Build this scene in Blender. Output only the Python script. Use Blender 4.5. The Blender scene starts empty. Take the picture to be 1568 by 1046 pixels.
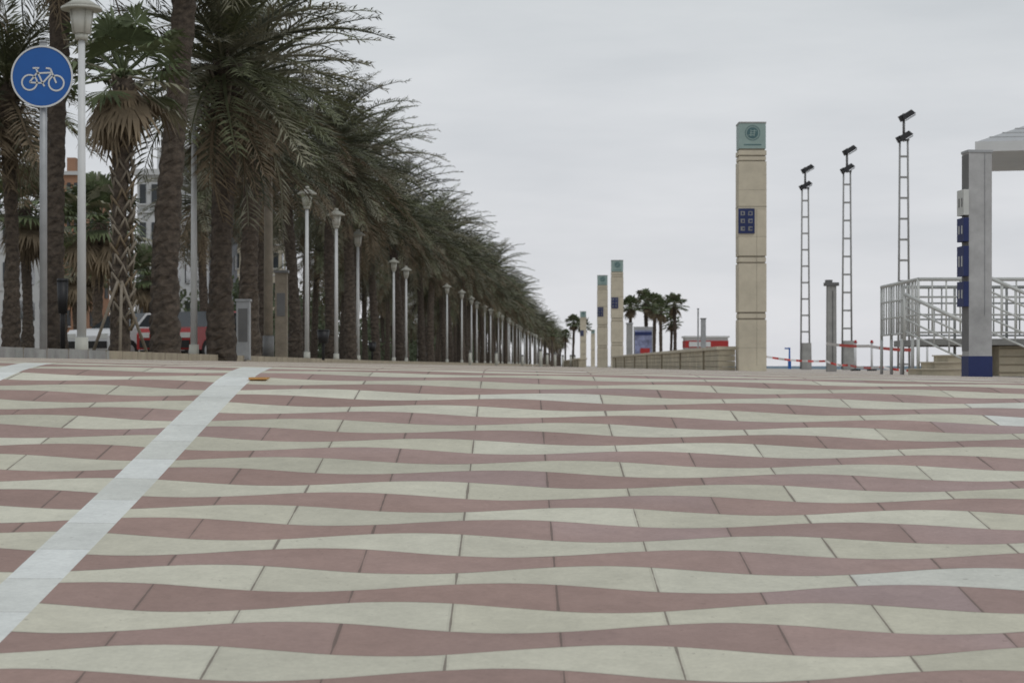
import bpy, math, random
import numpy as np
from mathutils import Vector, Matrix
F=3049.0
def X(px,d): return (px-790)*d/F
def Zp(py,d): return (560-py)*d/F
R=random.Random(7)
# ------------------------------------------------------------------ materials
def newmat(name):
    m=bpy.data.materials.new(name); m.use_nodes=True
    nt=m.node_tree; b=nt.nodes['Principled BSDF']; return m,nt,b
def M(nt,op,a,b=None,c=None):
    n=nt.nodes.new('ShaderNodeMath'); n.operation=op
    for i,v in enumerate((a,b,c)):
        if v is None: continue
        if isinstance(v,(int,float)): n.inputs[i].default_value=v
        else: nt.links.new(v,n.inputs[i])
    return n.outputs[0]
def MIX(nt,f,a,b,bt='MIX'):
    n=nt.nodes.new('ShaderNodeMix'); n.data_type='RGBA'; n.blend_type=bt
    for sock,v in ((n.inputs[0],f),(n.inputs[6],a),(n.inputs[7],b)):
        if isinstance(v,(int,float)): sock.default_value=v
        elif isinstance(v,tuple): sock.default_value=(*v,1) if len(v)==3 else v
        else: nt.links.new(v,sock)
    return n.outputs[2]
def NOISE(nt,vec,scale,detail=4,rough=.6):
    n=nt.nodes.new('ShaderNodeTexNoise'); n.inputs['Scale'].default_value=scale
    n.inputs['Detail'].default_value=detail; n.inputs['Roughness'].default_value=rough
    if vec is not None: nt.links.new(vec,n.inputs['Vector'])
    return n.outputs['Fac']
def RAMP(nt,f,stops):
    n=nt.nodes.new('ShaderNodeValToRGB'); e=n.color_ramp.elements
    while len(e)<len(stops): e.new(.5)
    for k,(p,c) in enumerate(stops):
        e[k].position=p; e[k].color=(*c,1)
    nt.links.new(f,n.inputs[0]); return n.outputs[0]
def GREY(nt,v):
    cb=nt.nodes.new('ShaderNodeCombineXYZ')
    for i in range(3): nt.links.new(v,cb.inputs[i])
    return cb.outputs[0]
def pos(nt):
    return nt.nodes.new('ShaderNodeNewGeometry').outputs['Position']
def simple(name,c,rough=.7,var=.25,scale=6,metal=0,bump=0.0,spec=.4,objrand=0,zs=1):
    m,nt,b=newmat(name)
    tc=nt.nodes.new('ShaderNodeTexCoord').outputs['Object']
    if zs!=1:
        mp=nt.nodes.new('ShaderNodeMapping'); mp.inputs['Scale'].default_value=(1,1,zs); nt.links.new(tc,mp.inputs[0]); tc=mp.outputs[0]
    f=NOISE(nt,tc,scale,6,.65)
    d=tuple(x*(1-var) for x in c); l=tuple(min(1,x*(1+var)) for x in c)
    col=RAMP(nt,f,[(.3,d),(.7,l)])
    if objrand:
        oi=nt.nodes.new('ShaderNodeObjectInfo').outputs['Random']
        k=M(nt,'MULTIPLY_ADD',oi,objrand*2,1-objrand)
        col=MIX(nt,1.0,col,GREY(nt,k),'MULTIPLY')
    nt.links.new(col,b.inputs['Base Color'])
    b.inputs['Roughness'].default_value=rough; b.inputs['Metallic'].default_value=metal
    b.inputs['Specular IOR Level'].default_value=spec
    if bump:
        bn=nt.nodes.new('ShaderNodeBump'); bn.inputs['Strength'].default_value=bump
        bn.inputs['Distance'].default_value=.02
        nt.links.new(NOISE(nt,tc,scale*6,4),bn.inputs['Height']); nt.links.new(bn.outputs[0],b.inputs['Normal'])
    return m
m_frond=simple('palm_frond',(.105,.115,.06),.6,.45,1.3,objrand=.25)
m_frond2=simple('palm_frond_grey',(.19,.185,.13),.6,.4,1.5,objrand=.25)
m_frond3=simple('palm_frond_dark',(.065,.07,.042),.6,.4,1.5,objrand=.2)
m_dry=simple('palm_frond_dry',(.155,.12,.078),.8,.4,2,objrand=.2)
m_fan=simple('fan_leaf',(.10,.125,.06),.55,.5,2)
m_trunk=simple('palm_trunk',(.075,.059,.046),.9,.65,9,bump=1,objrand=.25,zs=1.6)
m_concrete=simple('concrete',(.30,.30,.29),.85,.18,3,bump=.4)
m_ochre=simple('ochre_kerb',(.36,.31,.23),.85,.2,2,bump=.4)
m_soil=simple('planting_soil',(.20,.17,.13),.95,.35,2,bump=.8)
m_white=simple('white_paint',(.60,.61,.61),.45,.08,2)
m_opal=simple('opal_glass',(.55,.55,.50),.3,.08,2)
m_lampgrey=simple('lamp_grey',(.45,.45,.40),.5,.12,5)
m_galv=simple('galvanised_steel',(.34,.35,.36),.5,.15,5,metal=.3)
m_steel=simple('brushed_steel',(.38,.38,.38),.5,.25,2.5,metal=.15)
m_dsteel=simple('dark_steel',(.13,.13,.13),.5,.15,3)
m_mast=simple('mast_steel',(.24,.24,.235),.6,.2,3)
m_black=simple('black_plastic',(.018,.018,.02),.5,.2,3)
m_blue=simple('sign_blue',(.012,.10,.36),.4,.05,3)
m_navy=simple('navy_panel',(.014,.025,.10),.5,.15,3)
m_teal=simple('teal_panel',(.27,.36,.34),.5,.08,3)
m_tealw=simple('emblem_dark',(.07,.14,.15),.5,.08,3)
m_stone=simple('cream_stone',(.53,.48,.38),.85,.14,1.3,bump=.3)
m_stoned=simple('stone_joint',(.27,.24,.19),.9,.1,3)
m_wall=simple('sandstone_course',(.47,.42,.32),.9,.25,1.5,bump=.5)
m_wallj=simple('sandstone_bed_joint',(.30,.265,.20),.9,.2,1.5)
m_rail=simple('railing_white',(.50,.51,.49),.5,.1,3)
m_red=simple('red_paint',(.38,.03,.03),.5,.1,3)
m_glass=simple('dark_glass',(.03,.035,.04),.15,.2,1)
m_tyre=simple('tyre',(.02,.02,.02),.9,.1,3)
m_carw=simple('car_white',(.60,.61,.62),.25,.03,1)
m_carr=simple('car_red',(.30,.02,.02),.25,.05,1)
m_bldw=simple('building_white',(.50,.51,.52),.9,.08,.2)
m_bldd=simple('building_dark',(.13,.135,.15),.9,.1,.2)
m_bldo=simple('building_brick',(.30,.17,.11),.9,.12,.3)
m_bldc=simple('building_cream',(.42,.38,.31),.9,.1,.3)
m_hedge=simple('hedge_leaf',(.05,.065,.03),.7,.5,1)
m_wood=simple('weathered_post',(.22,.19,.15),.9,.25,4,bump=.5)
m_orange=simple('orange_tile',(.50,.27,.10),.8,.1,5)
m_roof=simple('canopy_grey',(.42,.43,.44),.6,.08,2)
m_rooff=simple('canopy_fascia',(.58,.59,.59),.6,.05,2)
m_sand=simple('sand_ground',(.36,.31,.23),.95,.15,.15)
m_sea=simple('sea_water',(.10,.155,.20),.7,.2,.02,spec=.2)
m_poster=simple('poster_print',(.20,.22,.35),.6,.6,3)
m_tape,nt,b=newmat('barrier_tape')
sx=nt.nodes.new('ShaderNodeSeparateXYZ'); nt.links.new(pos(nt),sx.inputs[0])
f=M(nt,'GREATER_THAN',M(nt,'FRACT',M(nt,'MULTIPLY',sx.outputs[0],2.6)),.5)
nt.links.new(MIX(nt,f,(.6,.58,.57),(.5,.05,.04)),b.inputs['Base Color'])
# pavement -----------------------------------------------------------------
L=.6;P=.47
m_pave,nt,b=newmat('wave_tile_pavement')
p=pos(nt); sx=nt.nodes.new('ShaderNodeSeparateXYZ'); nt.links.new(p,sx.inputs[0])
x=sx.outputs[0]; y=sx.outputs[1]
wob=M(nt,'MULTIPLY',M(nt,'SUBTRACT',NOISE(nt,p,1.3,2),.5),.035)
y2=M(nt,'ADD',y,wob)
u=M(nt,'DIVIDE',M(nt,'ADD',x,.18),L)
v=M(nt,'DIVIDE',M(nt,'SUBTRACT',y2,5.08),P)
w_=M(nt,'ADD',M(nt,'MULTIPLY',v,2),.5)
j0=M(nt,'ROUND',w_)
ph=M(nt,'SUBTRACT',M(nt,'MULTIPLY',u,math.pi),M(nt,'MULTIPLY_ADD',j0,math.pi/2,math.pi/4))
b_=M(nt,'SUBTRACT',M(nt,'SUBTRACT',w_,j0),M(nt,'MULTIPLY',M(nt,'COSINE',ph),.25))
j=M(nt,'SUBTRACT',j0,M(nt,'LESS_THAN',b_,0))
par=M(nt,'FLOORED_MODULO',j,2)
cream=M(nt,'LESS_THAN',par,.5)
edge=M(nt,'MULTIPLY',M(nt,'ABSOLUTE',b_),P/2)
inv=M(nt,'SUBTRACT',1,cream)
cu=M(nt,'FLOOR',u); pu=M(nt,'FLOOR',M(nt,'ADD',u,.5))
cx=M(nt,'ADD',M(nt,'MULTIPLY',cream,cu),M(nt,'MULTIPLY',inv,pu))
cb=nt.nodes.new('ShaderNodeCombineXYZ'); nt.links.new(cx,cb.inputs[0]); nt.links.new(j,cb.inputs[1]); nt.links.new(M(nt,'MULTIPLY',cream,7.3),cb.inputs[2])
wn=nt.nodes.new('ShaderNodeTexWhiteNoise'); nt.links.new(cb.outputs[0],wn.inputs['Vector'])
rnd=wn.outputs['Value']
rc=nt.nodes.new('ShaderNodeSeparateColor'); nt.links.new(wn.outputs['Color'],rc.inputs[0])
jc=M(nt,'MULTIPLY',M(nt,'ABSOLUTE',M(nt,'SUBTRACT',u,M(nt,'ROUND',u))),L)
up=M(nt,'ADD',u,.5)
jp=M(nt,'MULTIPLY',M(nt,'ABSOLUTE',M(nt,'SUBTRACT',up,M(nt,'ROUND',up))),L)
joint=M(nt,'ADD',M(nt,'MULTIPLY',cream,jc),M(nt,'MULTIPLY',inv,jp))
creamc=RAMP(nt,rnd,[(0,(.50,.48,.385)),(.5,(.54,.52,.425)),(.95,(.57,.555,.46)),(.99,(.61,.62,.58))])
big=NOISE(nt,p,.45,3)
mauve=M(nt,'MULTIPLY_ADD',x,.10,M(nt,'ADD',M(nt,'MULTIPLY',rc.outputs[0],.4),M(nt,'MULTIPLY',M(nt,'SUBTRACT',big,.5),1.6)))
pinkc=RAMP(nt,mauve,[(.0,(.325,.225,.195)),(.35,(.35,.25,.225)),(.8,(.375,.295,.295))])
col=MIX(nt,cream,pinkc,creamc)
br=M(nt,'MULTIPLY_ADD',rc.outputs[1],.13,.935)
col=MIX(nt,1.0,col,GREY(nt,br),'MULTIPLY')
def band(cxx,w):
    return M(nt,'LESS_THAN',M(nt,'ABSOLUTE',M(nt,'SUBTRACT',x,cxx)),w)
bnd=M(nt,'MULTIPLY',M(nt,'MAXIMUM',band(-1.45,.085),band(-2.68,.08)),M(nt,'LESS_THAN',y,11.2))
bv=M(nt,'DIVIDE',y,.40)
bw=nt.nodes.new('ShaderNodeTexWhiteNoise'); bw.noise_dimensions='1D'; nt.links.new(M(nt,'FLOOR',bv),bw.inputs['W'])
bandc=RAMP(nt,bw.outputs['Value'],[(0,(.58,.59,.55)),(1,(.68,.70,.68))])
col=MIX(nt,bnd,col,bandc)
bj=M(nt,'MULTIPLY',M(nt,'ABSOLUTE',M(nt,'SUBTRACT',bv,M(nt,'ROUND',bv))),.40)
fine=NOISE(nt,p,55,6,.75)
st=NOISE(nt,p,2.2,8,.7)
st2=NOISE(nt,p,9,6,.75)
dirt=M(nt,'MULTIPLY_ADD',fine,.40,.80)
dirt=M(nt,'MULTIPLY',dirt,M(nt,'MULTIPLY_ADD',st,.5,.75))
dirt=M(nt,'MULTIPLY',dirt,M(nt,'MULTIPLY_ADD',st2,.36,.82))
col=MIX(nt,1.0,col,GREY(nt,dirt),'MULTIPLY')
gr=M(nt,'MULTIPLY',M(nt,'LESS_THAN',M(nt,'MINIMUM',joint,edge),.010),M(nt,'MULTIPLY_ADD',st2,.4,-.1))
sp1=M(nt,'GREATER_THAN',NOISE(nt,p,38,2,.5),.735)
jw=M(nt,'MULTIPLY_ADD',NOISE(nt,p,3,3),.012,-.0028)
j1=M(nt,'LESS_THAN',joint,jw)
j2=M(nt,'MULTIPLY',M(nt,'LESS_THAN',edge,M(nt,'MULTIPLY_ADD',NOISE(nt,p,4,4),.017,-.0068)),.5)
jj=M(nt,'MULTIPLY',M(nt,'MAXIMUM',M(nt,'MULTIPLY',j1,.75),M(nt,'MAXIMUM',j2,gr)),M(nt,'SUBTRACT',1,bnd))
jj=M(nt,'MAXIMUM',jj,M(nt,'MULTIPLY',M(nt,'MULTIPLY',M(nt,'LESS_THAN',bj,.003),bnd),.35))
jj=M(nt,'MAXIMUM',jj,M(nt,'MULTIPLY',sp1,.3))
col=MIX(nt,jj,col,(.13,.10,.085))
nt.links.new(col,b.inputs['Base Color']); b.inputs['Roughness'].default_value=.8
b.inputs['Specular IOR Level'].default_value=.2
bn=nt.nodes.new('ShaderNodeBump'); bn.inputs['Strength'].default_value=.5; bn.inputs['Distance'].default_value=.01
nt.links.new(M(nt,'ADD',M(nt,'MULTIPLY',jj,-1),M(nt,'ADD',M(nt,'MULTIPLY',rc.outputs[2],.3),M(nt,'MULTIPLY',fine,.5))),bn.inputs['Height'])
nt.links.new(bn.outputs[0],b.inputs['Normal'])
# ------------------------------------------------------------------ mesh builder
class MB:
    def __init__(s): s.v=[];s.f=[];s.m=[];s.mats=[];s.sm=[]
    def mi(s,m):
        if m not in s.mats: s.mats.append(m)
        return s.mats.index(m)
    def face(s,pts,m,smooth=False):
        i=len(s.v); s.v+= [tuple(q) for q in pts]; s.f.append(tuple(range(i,i+len(pts)))); s.m.append(s.mi(m)); s.sm.append(smooth)
    def box(s,c,size,m,rz=0,top=1.0,ry=0):
        hx,hy,hz=[q/2 for q in size]; i=len(s.v); cz,sz=math.cos(rz),math.sin(rz)
        for zz in (-1,1):
            k=top if zz>0 else 1
            for a,bb in ((-1,-1),(1,-1),(1,1),(-1,1)):
                px,py,pz=a*hx*k,bb*hy*k,zz*hz
                if ry: px,pz=px*math.cos(ry)+pz*math.sin(ry),-px*math.sin(ry)+pz*math.cos(ry)
                s.v.append((c[0]+px*cz-py*sz,c[1]+px*sz+py*cz,c[2]+pz))
        mi=s.mi(m)
        for q in ((0,3,2,1),(4,5,6,7),(0,1,5,4),(1,2,6,5),(2,3,7,6),(3,0,4,7)):
            s.f.append(tuple(i+k for k in q)); s.m.append(mi); s.sm.append(False)
    def cyl(s,p0,p1,r0,r1,m,n=10,caps=True):
        p0=Vector(p0);p1=Vector(p1);d=(p1-p0).normalized()
        a=d.cross(Vector((0,0,1)))
        if a.length<1e-3: a=Vector((1,0,0))
        a.normalize(); bb=d.cross(a); i=len(s.v); mi=s.mi(m)
        for q,r in ((p0,r0),(p1,r1)):
            for k in range(n):
                t=2*math.pi*k/n; s.v.append(tuple(q+a*math.cos(t)*r+bb*math.sin(t)*r))
        for k in range(n):
            s.f.append((i+k,i+(k+1)%n,i+n+(k+1)%n,i+n+k)); s.m.append(mi); s.sm.append(True)
        if caps:
            s.f.append(tuple(i+k for k in range(n))[::-1]); s.m.append(mi); s.sm.append(False)
            s.f.append(tuple(i+n+k for k in range(n))); s.m.append(mi); s.sm.append(False)
    def ring(s,c,r0,r1,th,m,n=36):
        for k in range(n):
            a=2*math.pi*k/n; bb=2*math.pi*(k+1)/n
            def pt(r,t,dy): return (c[0]+r*math.cos(t),c[1]+dy,c[2]+r*math.sin(t))
            s.face([pt(r0,a,-th),pt(r1,a,-th),pt(r1,bb,-th),pt(r0,bb,-th)],m)
            s.face([pt(r1,a,-th),pt(r1,a,0),pt(r1,bb,0),pt(r1,bb,-th)],m)
    def mesh(s,name):
        me=bpy.data.meshes.new(name); me.from_pydata(s.v,[],s.f)
        for m in s.mats: me.materials.append(m)
        me.polygons.foreach_set('material_index',s.m); me.polygons.foreach_set('use_smooth',s.sm); me.update(); return me
    def obj(s,name,loc=(0,0,0),bevel=0):
        me=s.mesh(name); o=bpy.data.objects.new(name,me); o.location=loc; bpy.context.collection.objects.link(o)
        if bevel:
            md=o.modifiers.new('bev','BEVEL'); md.width=bevel; md.segments=2; md.limit_method='ANGLE'
        return o
# ------------------------------------------------------------------ ground
pp=[(-60,-1.95),(-10,-1.95),(0,-1.35),(5.315,-.729),(5.785,-.6735),(6.255,-.6144),(6.725,-.556),(7.195,-.498),(7.665,-.437),(8.135,-.3735),(8.605,-.3105),(9.075,-.247),(9.78,-.155),(10.3,-.092),(10.8,-.05),(11.5,-.03),(13,-.02),(9000,-.02)]
PX=[a for a,_ in pp];PY=[bb for _,bb in pp]
def prof(yy): return float(np.mean(np.interp(np.linspace(yy-.35,yy+.35,9),PX,PY)))
def ss(t): t=max(0,min(1,t)); return t*t*(3-2*t)
def G(xx,yy):
    z=prof(yy)-.02*max(-5,min(8,xx))*ss((yy-4)/7)
    z-=2.0*ss((xx-16)/12)+3*ss((xx-100)/30); return z
xs=[-5000,-1500,-500,-200,-100,-60,-40,-30,-20,-16,-12,-10,-8,-7,-6,-5]+[-4.5+.5*i for i in range(26)]+[9,10,11,12,13,14,15,16,18,20,22,24,26,28,32,40,60,100,105,110,115,120,130,200,600,2000,5000]
ys=[-60,-30,-20,-10,-5,-2,0,1,2,3,4]+[4.25+.25*i for i in range(38)]+[14,15,16,18,20,25,30,35,40,50,60,70,80,100,120,150,200,250,300,400,500,600,1000,2000,5000,9000]
def sheet(name,xs,ys,off,mat):
    vs=[(a,bb,G(a,bb)+off) for bb in ys for a in xs]; n=len(xs)
    fs=[(j*n+i,j*n+i+1,(j+1)*n+i+1,(j+1)*n+i) for j in range(len(ys)-1) for i in range(n-1)]
    me=bpy.data.meshes.new(name); me.from_pydata(vs,[],fs); me.materials.append(mat)
    me.polygons.foreach_set('use_smooth',[True]*len(fs)); me.update()
    o=bpy.data.objects.new(name,me); bpy.context.collection.objects.link(o); return o
sheet('ground',xs,ys,-.05,m_sand)
sheet('promenade_pavement',[a for a in xs if -12<=a<=16],[a for a in ys if -20<=a<=600],0,m_pave)
mb=MB(); mb.face([(101,-500,-2.7),(9000,-500,-2.7),(9000,12000,-2.7),(101,12000,-2.7)],m_sea); mb.obj('sea')
def xc(d): return -5.75+ (.036*(d-68) if d>68 else 0)
def xk(d): return xc(d)+.85
mb=MB()
ds=[12,16,20,24,28,35,45,60,68,80,110,150,200,260,330,400]
for a,c in zip(ds[:-1],ds[1:]):
    mk=m_concrete if c<=24 else m_ochre
    za=G(-5,a);zc=G(-5,c)
    h=.10
    A=xk(a);C=xk(c)
    mb.face([(A,a,za-.1),(C,c,zc-.1),(C,c,zc+h),(A,a,za+h)][::-1],mk)
    mb.face([(A,a,za+h),(C,c,zc+h),(C-.3,c,zc+h),(A-.3,a,za+h)],mk)
    mb.face([(A-.3,a,za+h-.004),(C-.3,c,zc+h-.004),(C-9,c,zc+h-.004),(A-9,a,za+h-.004)],m_soil)
a=12; mb.face([(xk(a),a,-.3),(xk(a),a,G(-5,a)+.1),(xk(a)-9,a,G(-5,a)+.1),(xk(a)-9,a,-.3)],m_concrete)
for a in np.arange(12.8,60,1.0):
    mb.box((xk(a)-.14,a,G(-5,a)+.097),(.31,.012,.012),m_stoned); mb.box((xk(a)+.001,a,G(-5,a)+.04),(.006,.012,.11),m_stoned)
mb.obj('planting_strip_kerb')
mb=MB(); mb.box((X(397,10.3),10.3,G(X(397,10.3),10.3)+.004),(.09,.16,.012),m_orange); mb.obj('orange_marker_tile')
ZL=.18
# ------------------------------------------------------------------ palms
def frond(mb,o,az,el,ln,droop,mat,rg,nl=34,lw=.034,ll=.5,wind=.15):
    o=Vector(o); h=Vector((math.cos(az),math.sin(az),0)); pts=[o.copy()]; N=9; q=o.copy()
    for i in range(N):
        e=el-droop*((i+.5)/N)**1.3
        q=q+(h*math.cos(e)+Vector((0,0,math.sin(e))))*(ln/N)+Vector((wind*((i+1)/N)*ln/N,0,0))
        pts.append(q.copy())
    for i in range(N):
        w0=.032*(1-i/N)+.006;w1=.032*(1-(i+1)/N)+.006
        t=(pts[i+1]-pts[i]).normalized(); sd=t.cross(Vector((0,0,1)))
        if sd.length<1e-3: sd=Vector((1,0,0))
        sd.normalize(); un=sd.cross(t)
        mb.face([pts[i]-sd*w0,pts[i]+sd*w0,pts[i+1]+sd*w1,pts[i+1]-sd*w1],mat)
        mb.face([pts[i]-un*w0,pts[i]+un*w0,pts[i+1]+un*w1,pts[i+1]-un*w1],mat)
    for k in range(nl):
        t=.12+.88*(k+rg.random()*.5)/nl; fi=min(N-1e-3,t*N); i=int(fi); a=pts[i].lerp(pts[i+1],fi-i)
        T=(pts[i+1]-pts[i]).normalized(); S=T.cross(Vector((0,0,1)))
        if S.length<1e-3: S=Vector((1,0,0))
        S.normalize(); U=S.cross(T)
        l=ll*(math.sin(math.pi*(t*.8+.14))**.6)*rg.uniform(.75,1.15)
        for sgn in (-1,1):
            dr=(T*rg.uniform(.45,.8)+S*sgn*rg.uniform(.6,.9)+U*rg.uniform(.0,.45)).normalized()
            tip=a+dr*l+Vector((0.06*wind,0,-.22*l*rg.random()*1.6))
            w=lw*rg.uniform(.7,1.2)
            mid=a.lerp(tip,.45)+Vector((0,0,.03))
            mb.face([a-T*w*.3,mid-T*w*.6,tip,mid+T*w*.6],mat)
def trunk(mb,h,r,rg,lean=(0,0),n=13,step=.085,bulge=1.3):
    z=-.3;k=0;i0=len(mb.v);mi=mb.mi(m_trunk)
    ph1=rg.uniform(0,6);ph2=rg.uniform(0,6)
    while z<h:
        t=max(0,z)/h
        rr=r*(1.22-.34*min(1,t*3)) if t<.33 else r*.88
        if t>.84: rr=r*(.88+(bulge-.88)*ss((t-.84)/.12))
        rr*=1+.05*math.sin(z*2.1+ph1)
        wx=.05*math.sin(z*.8+ph2); wy=.05*math.cos(z*.7+ph1)
        for q in range(n):
            a=2*math.pi*(q+.5*(k%2))/n
            r2=rr*rg.uniform(.9,1.13)
            mb.v.append((wx+lean[0]*t*t+r2*math.cos(a),wy+lean[1]*t*t+r2*math.sin(a),z+rg.uniform(-.03,.03)))
        z+=step;k+=1
    for j in range(k-1):
        for q in range(n):
            mb.f.append((i0+j*n+q,i0+j*n+(q+1)%n,i0+(j+1)*n+(q+1)%n,i0+(j+1)*n+q)); mb.m.append(mi); mb.sm.append(False)
def date_palm(name,seed,h,r=.2,lean=(0,0),fl=2.7,nf=66,wind=.15,skirt=20):
    rg=random.Random(seed); mb=MB(); trunk(mb,h,r,rg,lean)
    for k in range(60):
        a=rg.uniform(0,6.28); z=h-rg.uniform(0,1.1); q=Vector((lean[0]+math.cos(a)*r*1.0,lean[1]+math.sin(a)*r*1.0,z))
        mb.cyl(q,q+Vector((math.cos(a)*.15,math.sin(a)*.15,.2)),.04,.02,m_trunk if k%3 else m_wood,4)
    for i in range(nf):
        t=i/nf; el=math.radians(84-112*t**.95+rg.uniform(-9,9)); az=i*2.39996+rg.uniform(-.25,.25)
        q=rg.random(); mat=m_frond if q<.4 else (m_frond2 if q<.7 else m_frond3)
        if t>.88 and rg.random()<.5: mat=m_dry
        frond(mb,(lean[0],lean[1],h+.1-.35*t),az,el,fl*rg.uniform(.8,1.12)*(1 if t>.1 else .85),math.radians(rg.uniform(38,82)*(1-.3*t)),mat,rg,wind=wind,lw=.038)
    for i in range(skirt):
        frond(mb,(lean[0],lean[1],h-.4-rg.random()*.3),rg.uniform(0,6.28),math.radians(rg.uniform(-65,-25)),fl*rg.uniform(.5,.95),math.radians(45),m_dry if rg.random()<.45 else (m_frond3 if rg.random()<.5 else m_frond2),rg,nl=24,wind=wind)
    return mb.mesh(name)
def fan_palm(name,seed,h,r=.15,size=1.0,nl=44,dead=18,boots=0,ns=18,lw=.036):
    rg=random.Random(seed); mb=MB(); trunk(mb,h,r,rg,bulge=1.2)
    for k in range(boots):
        z=.3+(h-.4)*k/boots; a=k*2.39996; q=Vector((math.cos(a)*r*.85,math.sin(a)*r*.85,z)); tn=Vector((-math.sin(a),math.cos(a),0))
        for sg in (-1,1): mb.cyl(q+tn*sg*.07,q+Vector((math.cos(a)*.09,math.sin(a)*.09,.17)),.022,.014,m_wood if k%3 else m_dry,4)
    def leaf(az,el,pl,fr,mat,hang):
        hd=Vector((math.cos(az),math.sin(az),0)); d=hd*math.cos(el)+Vector((0,0,math.sin(el)))
        o=Vector((0,0,h)); e=o+d*pl-Vector((0,0,.12*pl)); mb.cyl(o,e,.022,.012,mat,4,False)
        S=d.cross(Vector((0,0,1))); 
        if S.length<1e-3: S=Vector((1,0,0))
        S.normalize()
        for k in range(ns):
            a=math.radians(-105+210*k/(ns-1)+rg.uniform(-4,4)); dr=(d*math.cos(a)+S*math.sin(a)).normalized()
            l=fr*rg.uniform(.8,1.05); mid=e+dr*l*.55+Vector((0,0,-.04)); tip=e+dr*l*.92+Vector((0,0,-hang*l*rg.uniform(.6,1.2)))
            w=lw*fr/.6; pr=(S*math.cos(a)-d*math.sin(a))
            mb.face([e,mid-pr*w,tip,mid+pr*w],mat)
    for i in range(nl):
        t=i/nl; leaf(i*2.4,math.radians(85-110*t+rg.uniform(-8,8)),rg.uniform(.5,.95)*size,rg.uniform(.5,.65)*size,m_fan if rg.random()<.8 else m_frond2,.35)
    for i in range(dead):
        leaf(rg.uniform(0,6.28),math.radians(rg.uniform(-80,-35)),rg.uniform(.3,.8)*size,rg.uniform(.4,.6)*size,m_dry,.6)
    return mb.mesh(name)
def place(me,name,x,y,z,s=1,rz=0):
    o=bpy.data.objects.new(name,me); o.location=(x,y,z); o.scale=(s,s,s); o.rotation_euler=(0,0,rz); bpy.context.collection.objects.link(o); return o
def P1(name,px,d,me,s=1,rz=0,z=ZL): place(me,name,X(px,d),d,z,s,rz)
P1('date_palm_tree',86,30,date_palm('pa',11,7.4,.17))
P1('date_palm_tree',258,29.5,date_palm('pb',12,7.9,.19,lean=(.4,0)))
P1('date_palm_tree',343,33,date_palm('pc',13,4.9,.2,fl=2.6,skirt=14))
P1('date_palm_tree',384,40,date_palm('pd',14,5.7,.2))
P1('date_palm_tree',14,38,date_palm('pe',15,5.2,.15,fl=2.0,nf=46))
P1('fan_palm_tree',188,27,fan_palm('fa',21,3.75,.115,.9,30,18,boots=110))
V=[date_palm('v%d'%i,30+i,6.3+.45*(i%3),.18+.015*(i%2),lean=(R.uniform(-.5,.6),0),fl=3.0,nf=70,skirt=26) for i in range(5)]
d=46.5;i=0
while d<600:
    place(V[i%5],'date_palm_tree',xc(d)+R.uniform(-.45,.35),d,ZL-.05,R.uniform(.88,1.1)*(.93 if d<56 else 1),R.uniform(-.6,.6)); d+=6.8+R.uniform(-.9,.9)+(0 if d<250 else 8); i+=1
d=60
while d<330:
    place(V[i%5],'date_palm_tree',xc(d)-3.7+R.uniform(-.8,.8),d,ZL-.05,R.uniform(.75,.95),R.uniform(0,6.28)); d+=9.5+R.uniform(-1,1); i+=1
d=130
while d<300:
    place(V[i%5],'date_palm_tree',xc(d)-9.0+R.uniform(-1.5,1.5),d,0,R.uniform(.7,.9),R.uniform(0,6.28)); d+=14+R.uniform(-2,2); i+=1
FV=[fan_palm('fv%d'%i,50+i,4.6+.4*i,.2,1.6,52,26) for i in range(3)]
for px,dd,s in ((152,80,1.15),(40,62,.9),(118,95,1.0),(226,105,.95)): P1('fan_palm_tree',px,dd,FV[i%3],s,z=0); i+=1
FW=[fan_palm('fw%d'%i,70+i,4.9+.3*i,.17,1.05,34,5,ns=15,lw=.055) for i in range(3)]
for px,top,dd in ((966,449,150),(989,441,152),(1012,455,160),(1033,445,150),(1028,478,165),(1002,447,170),(878,479,270),(893,484,275),(866,503,330),(845,500,350)):
    hh=Zp(top,dd); s=hh/(4.9+.3*(i%3)+1.1); place(FW[i%3],'fan_palm_tree',X(px,dd),dd,-.1,s,R.random()*6); i+=1
# hedge
mb=MB(); rg=random.Random(5)
def clump(c,rx,ry,rz,n,sz,mat):
    for _ in range(n):
        while True:
            a=Vector((rg.uniform(-1,1),rg.uniform(-1,1),rg.uniform(-1,1)))
            if .3<a.length<1: break
        q=Vector((c[0]+a.x*rx,c[1]+a.y*ry,c[2]+a.z*rz)); t1=Vector((rg.gauss(0,1),rg.gauss(0,1),rg.gauss(0,1))).normalized(); t2=t1.orthogonal().normalized()
        mb.face([q,q+t1*sz*.5+t2*sz*.3,q+t1*sz,q+t1*sz*.5-t2*sz*.3],mat)
d=72
while d<330:
    xx=xc(d)-rg.uniform(6.0,9 if d<110 else 12)
    clump((xx,d,.8),1.6,2.4,rg.uniform(1.0,1.6)*(1 if d>100 else .6),190,.28,m_hedge); d+=1.8
mb.obj('hedge')
mb=MB()
d=120
while d<420:
    xx=xc(d)-rg.uniform(13,20)
    hgt=rg.uniform(3,5)
    mb.cyl((xx,d,-.1),(xx,d,hgt-1),.18,.1,m_trunk,6)
    clump((xx,d,hgt),2.2,2.6,rg.uniform(1.5,2.2),330,.42,m_hedge); d+=6
mb.obj('background_trees')
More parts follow.
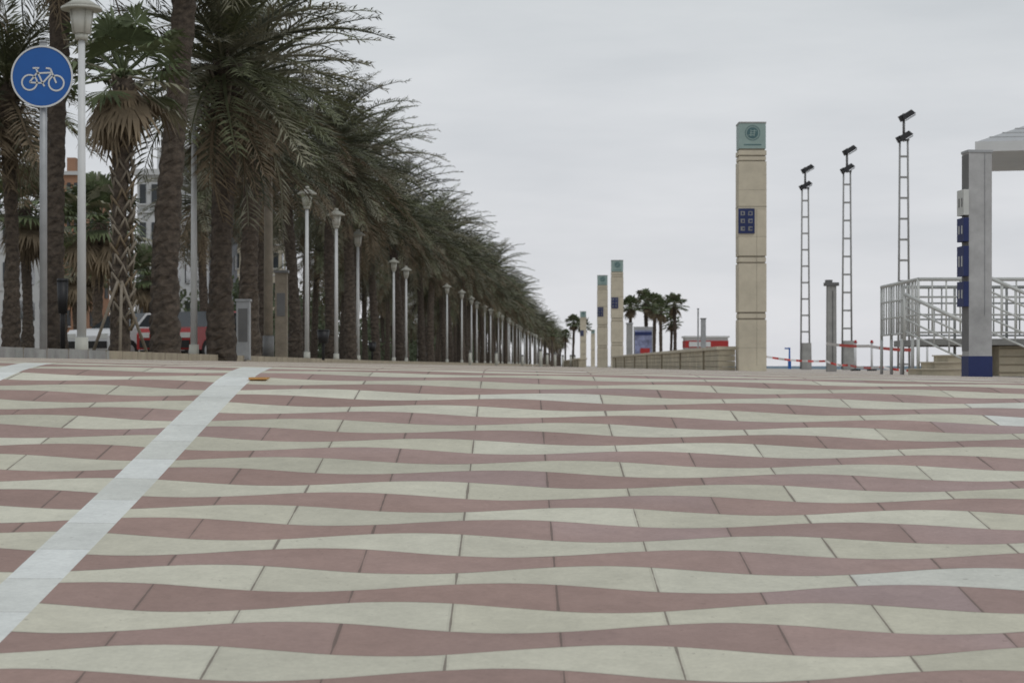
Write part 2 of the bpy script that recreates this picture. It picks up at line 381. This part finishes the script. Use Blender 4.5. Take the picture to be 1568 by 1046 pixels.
# ------------------------------------------------------------------ bicycle sign
d0=19.4; k=d0/F
mb=MB(); cx0=X(63,d0)+.01; cz0=Zp(118,d0); base=ZL-.02
mb.cyl((cx0,d0+.05,base),(cx0,d0+.05,cz0+.34),.038,.036,m_galv,12)
mb.cyl((cx0,d0+.05,cz0+.34),(cx0,d0+.05,cz0+.36),.04,.03,m_galv,12)
mb.cyl((cx0,d0+.012,cz0),(cx0,d0-.006,cz0),.30,.30,m_blue,48)
mb.ring((cx0,d0-.006,cz0),.286,.303,.006,m_white,48)
mb.box((cx0,d0+.03,cz0+.12),(.3,.02,.04),m_galv); mb.box((cx0,d0+.03,cz0-.12),(.3,.02,.04),m_galv)
def S(px,py): return (cx0+px*k,d0-.008,cz0-py*k)
for w in ((-19,9),(22,10)): mb.ring((cx0+w[0]*k,d0-.007,cz0-w[1]*k),10.3*k,12.8*k,.004,m_white,28)
def bar(a,c,w=1.5):
    a=Vector(S(*a));c=Vector(S(*c));t=(c-a).normalized();n=Vector((-t.z,0,t.x))*w*k
    dy=Vector((0,-.003,0)); mb.face([a-n+dy,c-n+dy,c+n+dy,a+n+dy],m_white)
for a,c in (((-19,9),(-8,-5)),((-19,9),(1,10)),((1,10),(-9,-12)),((-8,-5),(14,-6)),((1,10),(15,-5)),((22,10),(13,-12)),((13,-12),(6,-13)),((-14,-13),(-4,-13)),((1,10),(4,15))): bar(a,c,1.3)
mb.obj('bicycle_sign')
# ------------------------------------------------------------------ lamps
mb=MB()
mb.cyl((0,0,-.05),(0,0,.25),.085,.08,m_lampgrey,14); mb.cyl((0,0,.25),(0,0,3.9),.058,.042,m_white,14)
mb.cyl((0,0,3.9),(0,0,3.98),.075,.085,m_lampgrey,14); mb.cyl((0,0,3.98),(0,0,4.27),.10,.135,m_opal,18)
mb.cyl((0,0,4.27),(0,0,4.30),.25,.25,m_lampgrey,24); mb.cyl((0,0,4.30),(0,0,4.40),.25,.09,m_lampgrey,24)
mb.cyl((0,0,4.40),(0,0,4.48),.07,.05,m_lampgrey,14)
for a in range(4):
    t=a*math.pi/2+.6; mb.cyl((.11*math.cos(t),.11*math.sin(t),3.97),(.15*math.cos(t),.15*math.sin(t),4.28),.01,.01,m_lampgrey,5)
ml=mb.mesh('lamp')
for px,dd in ((125,24.5),(297,33),(470,50.9),(515,58),(548,67),(603,84.7),(622,91.5),(641,101)): place(ml,'street_lamp',X(px,dd),dd,ZL-.08)
dd=111
while dd<330: place(ml,'street_lamp',xc(dd)+.5+R.uniform(-.2,.2),dd,ZL-.08); dd+=10+R.uniform(-1.5,1.5)
def bin_(px,dd,h,w):
    mb=MB(); mb.cyl((0,0,0),(0,0,h*.95),.035,.035,m_black,8); mb.cyl((0,0,h*.55),(0,0,h*.96),w*.38,w*.5,m_black,14); mb.cyl((0,0,h*.96),(0,0,h),w*.52,w*.46,m_black,14)
    mb.obj('litter_bin',(X(px,dd),dd,ZL-.05))
bin_(96,27,1.05,.16)
bin_(360,37,.85,.2);bin_(495,47,.72,.3);bin_(570,75,.75,.3);bin_(608,88,.75,.28);bin_(447,60,.8,.25)
mb=MB(); mb.box((0,0,.5),(.24,.18,1.06),m_galv); mb.box((0,0,1.05),(.28,.22,.04),m_galv); mb.box((0,-.093,.6),(.17,.008,.6),m_dsteel)
mb.obj('utility_cabinet',(X(373,36),36,ZL-.05),.008)
mb=MB(); mb.cyl((0,0,-.1),(0,0,4.2),.10,.085,m_wood,12); mb.cyl((0,0,4.2),(0,0,4.25),.11,.09,m_dsteel,12); mb.cyl((0,0,0),(0,0,.5),.12,.12,m_dsteel,12); mb.obj('wooden_pole',(X(411,42),42,ZL-.05))
mb=MB(); mb.box((0,0,.95),(.26,.2,1.9),m_wood); mb.box((0,0,1.92),(.32,.26,.06),m_dsteel); mb.box((0,-.103,1.2),(.18,.008,.5),m_dsteel); mb.obj('service_pillar',(X(431,43.5),43.5,ZL-.05),.01)
mb=MB()
for a,c in (((-.38,0,.05),(-.05,.0,1.0)),((.3,.2,.05),(.0,.0,1.0)),((.05,-.35,.05),(0,0,.95))): mb.cyl(a,c,.022,.02,m_wood,7)
mb.obj('tree_stakes',(X(186,26.6),26.6,ZL-.05))
for px in (655,690,720,760,800,828,838,850,862,874,880):
    dd=R.uniform(90,170) if px>780 else R.uniform(80,130)
    mb=MB(); mb.cyl((0,0,-.05),(0,0,.8),.09,.08,m_dsteel if px%2 else m_lampgrey,10); mb.cyl((0,0,.8),(0,0,.9),.10,.05,m_dsteel,10)
    mb.obj('bollard',(X(px,dd),dd,-.05))
# ------------------------------------------------------------------ towers
def tower(px,top,dd,name='promenade_tower',info=True):
    mb=MB(); w=.80
    segs=[(-.2,1.36),(1.58,2.98),(3.2,4.55),(4.55,5.92),(6.1,6.24)]
    g=[(1.36,1.58),(2.98,3.2),(5.92,6.1)]
    for a,c in segs: mb.box((0,0,(a+c)/2),(w,w,c-a-.004),m_stone)
    for a,c in g:
        mb.box((0,0,(a+c)/2),(w*.92,w*.92,c-a),m_stoned); mb.box((0,0,(a+c)/2),(w*.97,w*.97,(c-a)*.6),m_stone)
    mb.box((0,0,4.62),(w+.01,w+.01,.02),m_stoned)
    for zz in (.55,3.75,5.1): mb.box((0,0,zz),(w+.004,w+.004,.008),m_stoned)
    mb.box((.12,-w/2-.001,2.3),(.008,.006,4.5),m_stoned)
    mb.box((0,0,6.27),(w*.9,w*.9,.06),m_stoned)
    mb.box((0,0,6.66),(w*.96,w*.96,.74),m_teal); mb.box((0,0,7.04),(w*.99,w*.99,.04),m_concrete)
    mb.ring((0,-w*.48-.002,6.74),.20,.22,.004,m_tealw,30); mb.ring((0,-w*.48-.002,6.74),.0,.165,.004,m_tealw,30)
    for k in range(3): mb.box((-.04+.04*k,-w*.48-.009,6.74+.06*(k-1)),(.16,.006,.022),m_teal)
    for k in range(2): mb.box((-.05+.1*k,-w*.48-.0125,6.74),(.02,.006,.2),m_teal)
    mb.box((0,-w*.48-.004,6.4),(.5,.006,.03),m_tealw)
    if info:
        mb.box((-.18,-w/2-.02,4.2),(.47,.04,.72),m_navy)
        for r in range(3):
            for c in range(2):
                x0=-.29+.22*c;z0=4.42-.22*r
                mb.box((x0,-w/2-.043,z0),(.12,.004,.12),m_mast); mb.box((x0+.01*r,-w/2-.046,z0),(.05+.02*c,.004,.075-.01*r),m_navy)
    mb.obj(name,(X(px,dd),dd,Zp(top,dd)-7.05),.012)
tower(1150,190,57.8); tower(945,399,133); tower(922.5,422,156); tower(893,477,260); tower(908,505,390,info=False)
def wall(name,x0,y0,x1,y1,zb,zt,th):
    mb=MB(); v=Vector((x1-x0,y1-y0)); L_=v.length; rz=math.atan2(v.y,v.x); c=((x0+x1)/2,(y0+y1)/2)
    n=4;h=(zt-zb-.1)/n
    for k in range(n):
        mb.box((c[0],c[1],zb+h*(k+.5)),(L_-.02*(k%2),th-.02,h-.014),m_wall,rz); mb.box((c[0],c[1],zb+h*(k+1)-.007),(L_-.06,th-.05,.014),m_wallj,rz)
    mb.box((c[0],c[1],zt-.05),(L_+.06,th+.1,.1),m_stone,rz)
    q=8.0
    for k in range(int(L_/q)):
        t=(k+.5)/int(L_/q)-.5; mb.box((c[0]+v.x*t,c[1]+v.y*t,(zb+zt)/2+.002),(.03,th+.106,zt-zb),m_wallj,rz)
    mb.obj(name,(0,0,0),.01)
wall('stone_wall',6.15,58,5.9,117,-.2,.56,.5)
wall('stone_wall',4.5,134,5.2,210,-.2,.52,.5)
# ------------------------------------------------------------------ masts
def mast(px,top,dd,post=True):
    mb=MB(); zt=Zp(top,dd)+.15; zl=zt-1.05
    w0,w1=.20,.14; z=.2
    for sg in (-1,1): mb.cyl((sg*w0,0,0),(sg*w1,0,zl),.042,.036,m_mast,6)
    while z<zl:
        t=z/zl; w=w0+(w1-w0)*t; mb.box((0,0,z),(w*2,.06,.07),m_mast); z+=.74
    mb.box((0,.0,zl),(.36,.2,.06),m_dsteel)
    mb.cyl((0,.0,zl),(0,.0,zt-.1),.05,.045,m_dsteel,8)
    for zz,dx in ((zl+.05,.05),(zt-.25,.14)):
        mb.box((dx,0,zz+.1),(.5,.32,.2),m_black,0,.75,-.55); mb.box((dx-.22,0,zz-.02),(.16,.16,.22),m_black,0,1,-.5); mb.box((dx+.1,-.02,zz+.0),(.36,.26,.03),m_glass,0,1,-.55)
    if post: mb.box((.02,-.25,.5),(.42,.4,1.35),m_concrete,0,.93)
    mb.obj('floodlight_mast',(X(px,dd),dd,-.15))
mast(1233,253,90); mast(1297,224,82); mast(1384,170,71,False)
mb=MB(); mb.box((0,0,1.25),(.28,.28,2.6),m_concrete,0,.95); mb.box((0,0,2.6),(.42,.34,.1),m_dsteel); mb.box((-.08,-.02,2.69),(.2,.2,.08),m_dsteel); mb.box((.02,-.143,1.3),(.03,.01,2.2),m_dsteel)
mb.obj('concrete_post',(X(1273,60),60,-.15),.015)
def tape(pts,sag=.06,w=.06):
    mb=MB()
    for (a,b_) in zip(pts[:-1],pts[1:]):
        a=Vector((X(a[0],a[2]),a[2],Zp(a[1],a[2])));b_=Vector((X(b_[0],b_[2]),b_[2],Zp(b_[1],b_[2]))); n=14;pr=None
        for k in range(n+1):
            t=k/n; q=a.lerp(b_,t)-Vector((0,0,sag*4*t*(1-t))); tw=.3*math.sin(k*1.3)
            e=(q+Vector((0,tw*w,w*.5)),q-Vector((0,tw*w,w*.5)))
            if pr: mb.face([pr[0],pr[1],e[1],e[0]],m_tape)
            pr=e
    mb.obj('barrier_tape')
tape([(1265,526,59.5),(1330,530,55),(1400,536,50)],.03,.08); tape([(1172,546,58),(1265,553,59.5),(1300,559,60),(1350,562,50),(1420,566,50)],.05)
mb=MB(); mb.cyl((0,0,0),(0,0,1.9),.06,.045,m_blue,8); mb.box((-.12,0,1.85),(.3,.1,.08),m_blue); mb.box((0,0,.9),(.16,.16,.6),m_blue); mb.box((0,0,.05),(.5,.5,.1),m_concrete)
mb.obj('beach_shower',(X(1209,110),110,-.9))
for px in (1310,1335,1420): 
    mb=MB(); mb.cyl((0,0,0),(0,0,1.0),.04,.04,m_white,8); mb.cyl((0,0,1.0),(0,0,1.1),.07,.03,m_red,8); mb.box((0,0,.04),(.3,.3,.08),m_black); mb.obj('barrier_post',(X(px,70),70,-.2))
# ------------------------------------------------------------------ steel totem (right)
d1=22; mb=MB(); cx1=X(1496,d1); zt=Zp(235,d1); zb=-.16
wf=.26; dp=.24
mb.box((0,0,(zt+zb)/2+.13),(wf,dp,zt-zb-.26),m_steel); mb.box((0,0,zt+.01),(wf+.02,dp+.02,.03),m_galv)
mb.box((0,0,zb+.13),(wf+.012,dp+.012,.27),m_navy)
mb.box((-wf/2-.002,0,(zt+zb)/2+.15),(.006,dp*.97,zt-zb-.34),m_dsteel)  # dark sheet on left face: shade of the side turned from the light, as colour
for y0,y1,mt in ((292,331,m_rail),(335,371,m_navy),(378,424,m_navy),(432,470,m_navy)):
    a=Zp(y1,d1);c=Zp(y0,d1)
    mb.box((-wf/2-.035,-.02,(a+c)/2),(.06,.24,c-a),mt)
    for q in range(2): mb.box((-wf/2-.067,-.08+.1*q,(a+c)/2),(.004,.035,(c-a)*.35),m_rail if mt is m_navy else m_dsteel)
mb.box((.05,-dp/2-.004,zt-.9),(.006,.006,1.8),m_galv)
mb.obj('information_totem',(cx1,d1,0),.006).rotation_euler=(0,0,math.radians(5))
# ------------------------------------------------------------------ raised walkway, railing, steps
dr=30; xL=X(1350,33); GZ=-.16; yb=33
mb=MB(); mb.box(((xL+11)/2+.1,31.6,.36),(11-xL-.2,2.8,.10),m_concrete); 
mb.box(((X(1540,dr)+11)/2,31.6,.07),(11-X(1540,dr),2.4,.46),m_wall)
for k in range(4): mb.box(((X(1540,dr)+11)/2,30.39,-.1+.12*k),(11-X(1540,dr),.02,.014),m_wallj)
mb.obj('raised_walkway',(0,0,0),.01)
def railing(pts,h,name,low=.08,np_=.21,levels=4,legs=None):
    mb=MB()
    for a,c in zip(pts[:-1],pts[1:]):
        a=Vector(a);c=Vector(c); L_=(c-a).length; n=max(1,round(L_/np_))
        up=Vector((0,0,1))
        for k in range(levels):
            hh=low+(h-low)*k/(levels-1); r=.028 if k==levels-1 else .015
            mb.cyl(a+up*hh,c+up*hh,r,r,m_rail,8)
        for k in range(n+1):
            q=a.lerp(c,k/n); big=(k%4==0)
            mb.cyl(q+up*(low if not big else -.05),q+up*h,.024 if big else .013,.022 if big else .013,m_rail,7)
            if legs is not None and big: mb.cyl((q.x,q.y,legs),q,.026,.026,m_rail,7)
    mb.obj(name)
railing([(xL,yb,.42),(xL,30,.42),(10.5,30,.42)],.88,'railing',legs=GZ)
railing([(xL+.35,yb,.42),(10.5,yb,.42)],.88,'railing',legs=GZ)
railing([(X(1385,29),29,.42),(X(1500,28.4),28.4,-.10)],.62,'handrail',levels=4,np_=.25)
railing([(X(1512,28.5),28.5,.42),(X(1640,28.5),28.5,-.10)],.85,'handrail',levels=5)
mb=MB()
for k in range(3):
    a=X(1405+20*k,29.3); e=X(1480,29.3); mb.box(((a+e)/2,29.5,GZ+.05+.10*k+.01),(e-a,1.0,.098),m_wall); mb.box(((a+e)/2-.01,29.5,GZ+.105+.10*k+.004),(e-a+.03,1.04,.018),m_stone)
mb.obj('stone_steps')
# kiosk with hipped canopy: local coords, front-left eave corner at origin
dk=30; z0=Zp(233,dk); Wk=5.0; dep=3.2
mb=MB(); mb.box((Wk/2,dep/2,z0+.08),(Wk,dep,.15),m_rooff)
ax=Wk/2; ay=dep/2; az=z0+.16+.95; e=.03
c=[(e,e,z0+.158),(Wk-e,e,z0+.158),(Wk-e,dep-e,z0+.158),(e,dep-e,z0+.158)]
for k in range(4): mb.face([c[k],c[(k+1)%4],(ax,ay,az)],m_roof)
for k in range(1,13):
    t=k/13
    for jx in range(4):
        a=Vector(c[jx]).lerp(Vector((ax,ay,az)),t);b2=Vector(c[(jx+1)%4]).lerp(Vector((ax,ay,az)),t); mb.cyl(a,b2,.014,.014,m_rooff,4)
mb.box((ax+.3,ay,z0/2-.05),(2.9,2.4,z0-.1),m_bldw); mb.box((ax+.3,ay-1.22,1.9),(2.2,.06,1.1),m_glass); mb.box((ax+.3,ay-1.32,1.3),(2.4,.3,.06),m_steel)
ko=mb.obj('beach_kiosk',(X(1493,dk),dk,0)); ko.rotation_euler=(0,0,math.radians(-13))
# ------------------------------------------------------------------ distant hut, poster, posts
mb=MB(); dd=140; w=X(1112,dd)-X(1048,dd); zt=Zp(514,dd)
mb.box((0,0,zt/2-.1),(w,2.4,zt),m_white); mb.box((0,-.02,zt-.62),(w+.06,2.5,.5),m_red); mb.box((0,0,zt-.1),(w+.2,2.7,.12),m_rooff); mb.box((0,-1.24,.9),(w*.5,.04,.5),m_glass); mb.box((-.5,-1.29,zt-.62),(1.5,.02,.34),m_white)
mb.obj('red_and_white_kiosk',(X(1080,dd),dd,0))
for px,tp,w in ((1069,470,.10),(1077,485,.32)):
    mb=MB(); dd=130; h=Zp(tp,dd); mb.box((0,0,h/2-.1),(w,w,h),m_galv,0,.95); mb.box((0,0,h-.08),(w*1.2,w*1.2,.06),m_dsteel); mb.obj('service_post',(X(px,dd),dd,-.05))
mb=MB(); dd=118; w=X(1000,dd)-X(971,dd); z1=Zp(503,dd)
mb.box((0,0,z1/2),(w,.2,z1+.2),m_galv); mb.box((0,-.11,z1*.55),(w*.9,.03,z1*.8),m_poster); mb.box((0,-.13,z1*.86),(w*.9,.02,.2),m_navy); mb.box((.1,-.13,z1*.4),(w*.5,.02,.3),m_red)
mb.obj('poster_panel',(X(985,dd),dd,0))
mb=MB(); z1=Zp(494,118); mb.box((0,0,z1/2-.1),(.36,.36,z1),m_concrete); mb.box((0,0,z1-.05),(.42,.42,.08),m_galv); mb.obj('concrete_post',(X(964,118),118,0))
# ------------------------------------------------------------------ cars
def car(name,px,dd,body,rz):
    mb=MB(); W=.86
    prof_=[(-2.1,.35),(-2.12,.75),(-1.95,.92),(-1.2,.98),(-.55,1.0),(1.35,1.0),(1.95,.93),(2.08,.7),(2.05,.35)]
    n=len(prof_); 
    for sg in (-1,1): mb.face([(a,sg*W,z) for a,z in prof_][::sg*-1],body)
    for k in range(n):
        a=prof_[k];c=prof_[(k+1)%n]; mb.face([(a[0],-W,a[1]),(c[0],-W,c[1]),(c[0],W,c[1]),(a[0],W,a[1])],body,True)
    cab=[(-1.15,.97),(-.45,1.42),(.9,1.46),(1.75,.98)]
    def cw(z): return W-.02-(z-.97)*.38
    for k in range(3):
        a=cab[k];c_=cab[k+1]; mb.face([(a[0],-cw(a[1]),a[1]),(c_[0],-cw(c_[1]),c_[1]),(c_[0],cw(c_[1]),c_[1]),(a[0],cw(a[1]),a[1])],body if k==1 else m_glass)
    for sg in (-1,1):
        mb.face([(a,sg*cw(z),z) for a,z in cab],body)
        for q in ([(-.95,1.02),(-.42,1.37),(.15,1.39),(.15,1.02)],[(.22,1.02),(.22,1.39),(.85,1.40),(1.4,1.02)]): mb.face([(a,sg*(cw(z)+.006),z) for a,z in q],m_glass)
        for xw in (-1.3,1.3):
            mb.cyl((xw,sg*(W-.18),.32),(xw,sg*(W+.01),.32),.32,.32,m_tyre,18); mb.cyl((xw,sg*(W+.0),.32),(xw,sg*(W+.02),.32),.19,.17,m_steel,12)
        for ex in (-2.1,2.05): mb.box((ex,sg*.62,.74),(.06,.3,.14),m_rail if ex<0 else m_red)
    mb.box((-2.12,0,.5),(.08,1.5,.2),m_tyre); mb.box((2.08,0,.5),(.08,1.5,.2),m_tyre)
    o=mb.obj(name,(X(px,dd),dd,.09)); o.rotation_euler=(0,0,rz)
car('parked_car',214,58,m_carw,1.0); car('parked_car',308,56,m_carr,1.25); car('parked_car',316,66,m_carw,1.0)
# ------------------------------------------------------------------ buildings
def building(name,px0,px1,top,dd,mat,fl,bays,depth=14,wc=m_glass):
    mb=MB(); xa=X(px0,dd);xb=X(px1,dd);h=Zp(top,dd); w=xb-xa; c=(xa+xb)/2
    mb.box((c,dd+depth/2,h/2-.2),(w,depth,h+.4),mat); mb.box((c,dd+depth/2,h+.15),(w+.5,depth+.5,.35),m_bldw)
    fh=h/fl
    for f_ in range(fl):
        for b_ in range(bays):
            xx=xa+w*(b_+.5)/bays; mb.box((xx,dd-.03,fh*(f_+.5)),(w/bays*.52,.08,fh*.5),wc); mb.box((xx,dd-.1,fh*(f_+.5)-fh*.28),(w/bays*.6,.24,.08),m_bldw)
        mb.box((c,dd-.04,fh*f_+.05),(w+.02,.1,.12),m_bldw)
        for b_ in range(4):
            yy=dd+depth*(b_+.5)/4; mb.box((xb+.03,yy,fh*(f_+.5)),(.08,1.6,fh*.5),wc)
    mb.box((c,dd+4,h+1),(w*.3,3,1.8),mat); mb.obj(name)
building('apartment_building',210,264,268,118,m_bldw,5,3)
building('apartment_building',255,335,228,210,m_bldd,7,5)
building('apartment_building',78,122,268,190,m_bldo,6,4)
building('apartment_building',-120,20,330,140,m_bldw,4,7)
building('apartment_building',340,430,330,240,m_bldc,5,6)
# ------------------------------------------------------------------ world, sun, camera
w=bpy.data.worlds.new('World'); bpy.context.scene.world=w; w.use_nodes=True; nt=w.node_tree
out=nt.nodes['World Output']; bg=nt.nodes['Background']
sk=nt.nodes.new('ShaderNodeTexSky'); sk.sky_type='NISHITA'; sk.sun_disc=False; sk.sun_elevation=math.radians(52); sk.sun_rotation=math.radians(140)
nt.links.new(sk.outputs[0],bg.inputs[0]); bg.inputs[1].default_value=.07
bg2=nt.nodes.new('ShaderNodeBackground'); bg2.inputs[1].default_value=1.12
tc=nt.nodes.new('ShaderNodeTexCoord'); sp=nt.nodes.new('ShaderNodeSeparateXYZ'); nt.links.new(tc.outputs['Generated'],sp.inputs[0])
mp=nt.nodes.new('ShaderNodeMapping'); mp.inputs['Scale'].default_value=(1,1,5); nt.links.new(tc.outputs['Generated'],mp.inputs[0])
base_=RAMP(nt,sp.outputs[2],[(0,(.655,.66,.69)),(.08,(.63,.64,.665)),(.2,(.57,.595,.61)),(1,(.54,.57,.60))])
cl=NOISE(nt,mp.outputs[0],5,6,.55)
clc=RAMP(nt,cl,[(.3,(.91,.92,.93)),(.7,(1.08,1.075,1.07))])
nt.links.new(MIX(nt,1.0,base_,clc,'MULTIPLY'),bg2.inputs[0])
mx=nt.nodes.new('ShaderNodeMixShader'); mx.inputs[0].default_value=.93
nt.links.new(bg.outputs[0],mx.inputs[1]); nt.links.new(bg2.outputs[0],mx.inputs[2]); nt.links.new(mx.outputs[0],out.inputs[0])
sl=bpy.data.lights.new('sun','SUN'); sl.energy=.7; sl.angle=math.radians(20); sl.color=(1,.97,.92)
so=bpy.data.objects.new('sun',sl); bpy.context.collection.objects.link(so)
el=math.radians(52); az=math.radians(140)
dv=Vector((math.sin(az)*math.cos(el),math.cos(az)*math.cos(el),math.sin(el)))
so.rotation_euler=(-dv).to_track_quat('-Z','Y').to_euler()
cd=bpy.data.cameras.new('camera'); co=bpy.data.objects.new('camera',cd); bpy.context.collection.objects.link(co)
cd.lens=70; cd.sensor_width=36; cd.shift_y=.0236; cd.shift_x=-.0038; cd.clip_end=20000; cd.clip_start=.1
co.location=(0,0,0); co.rotation_euler=(math.radians(90),0,0)
cd.dof.use_dof=True; cd.dof.focus_distance=10; cd.dof.aperture_fstop=9
sc=bpy.context.scene; sc.camera=co
sc.view_settings.view_transform='Standard'; sc.view_settings.look='None'; sc.view_settings.exposure=0
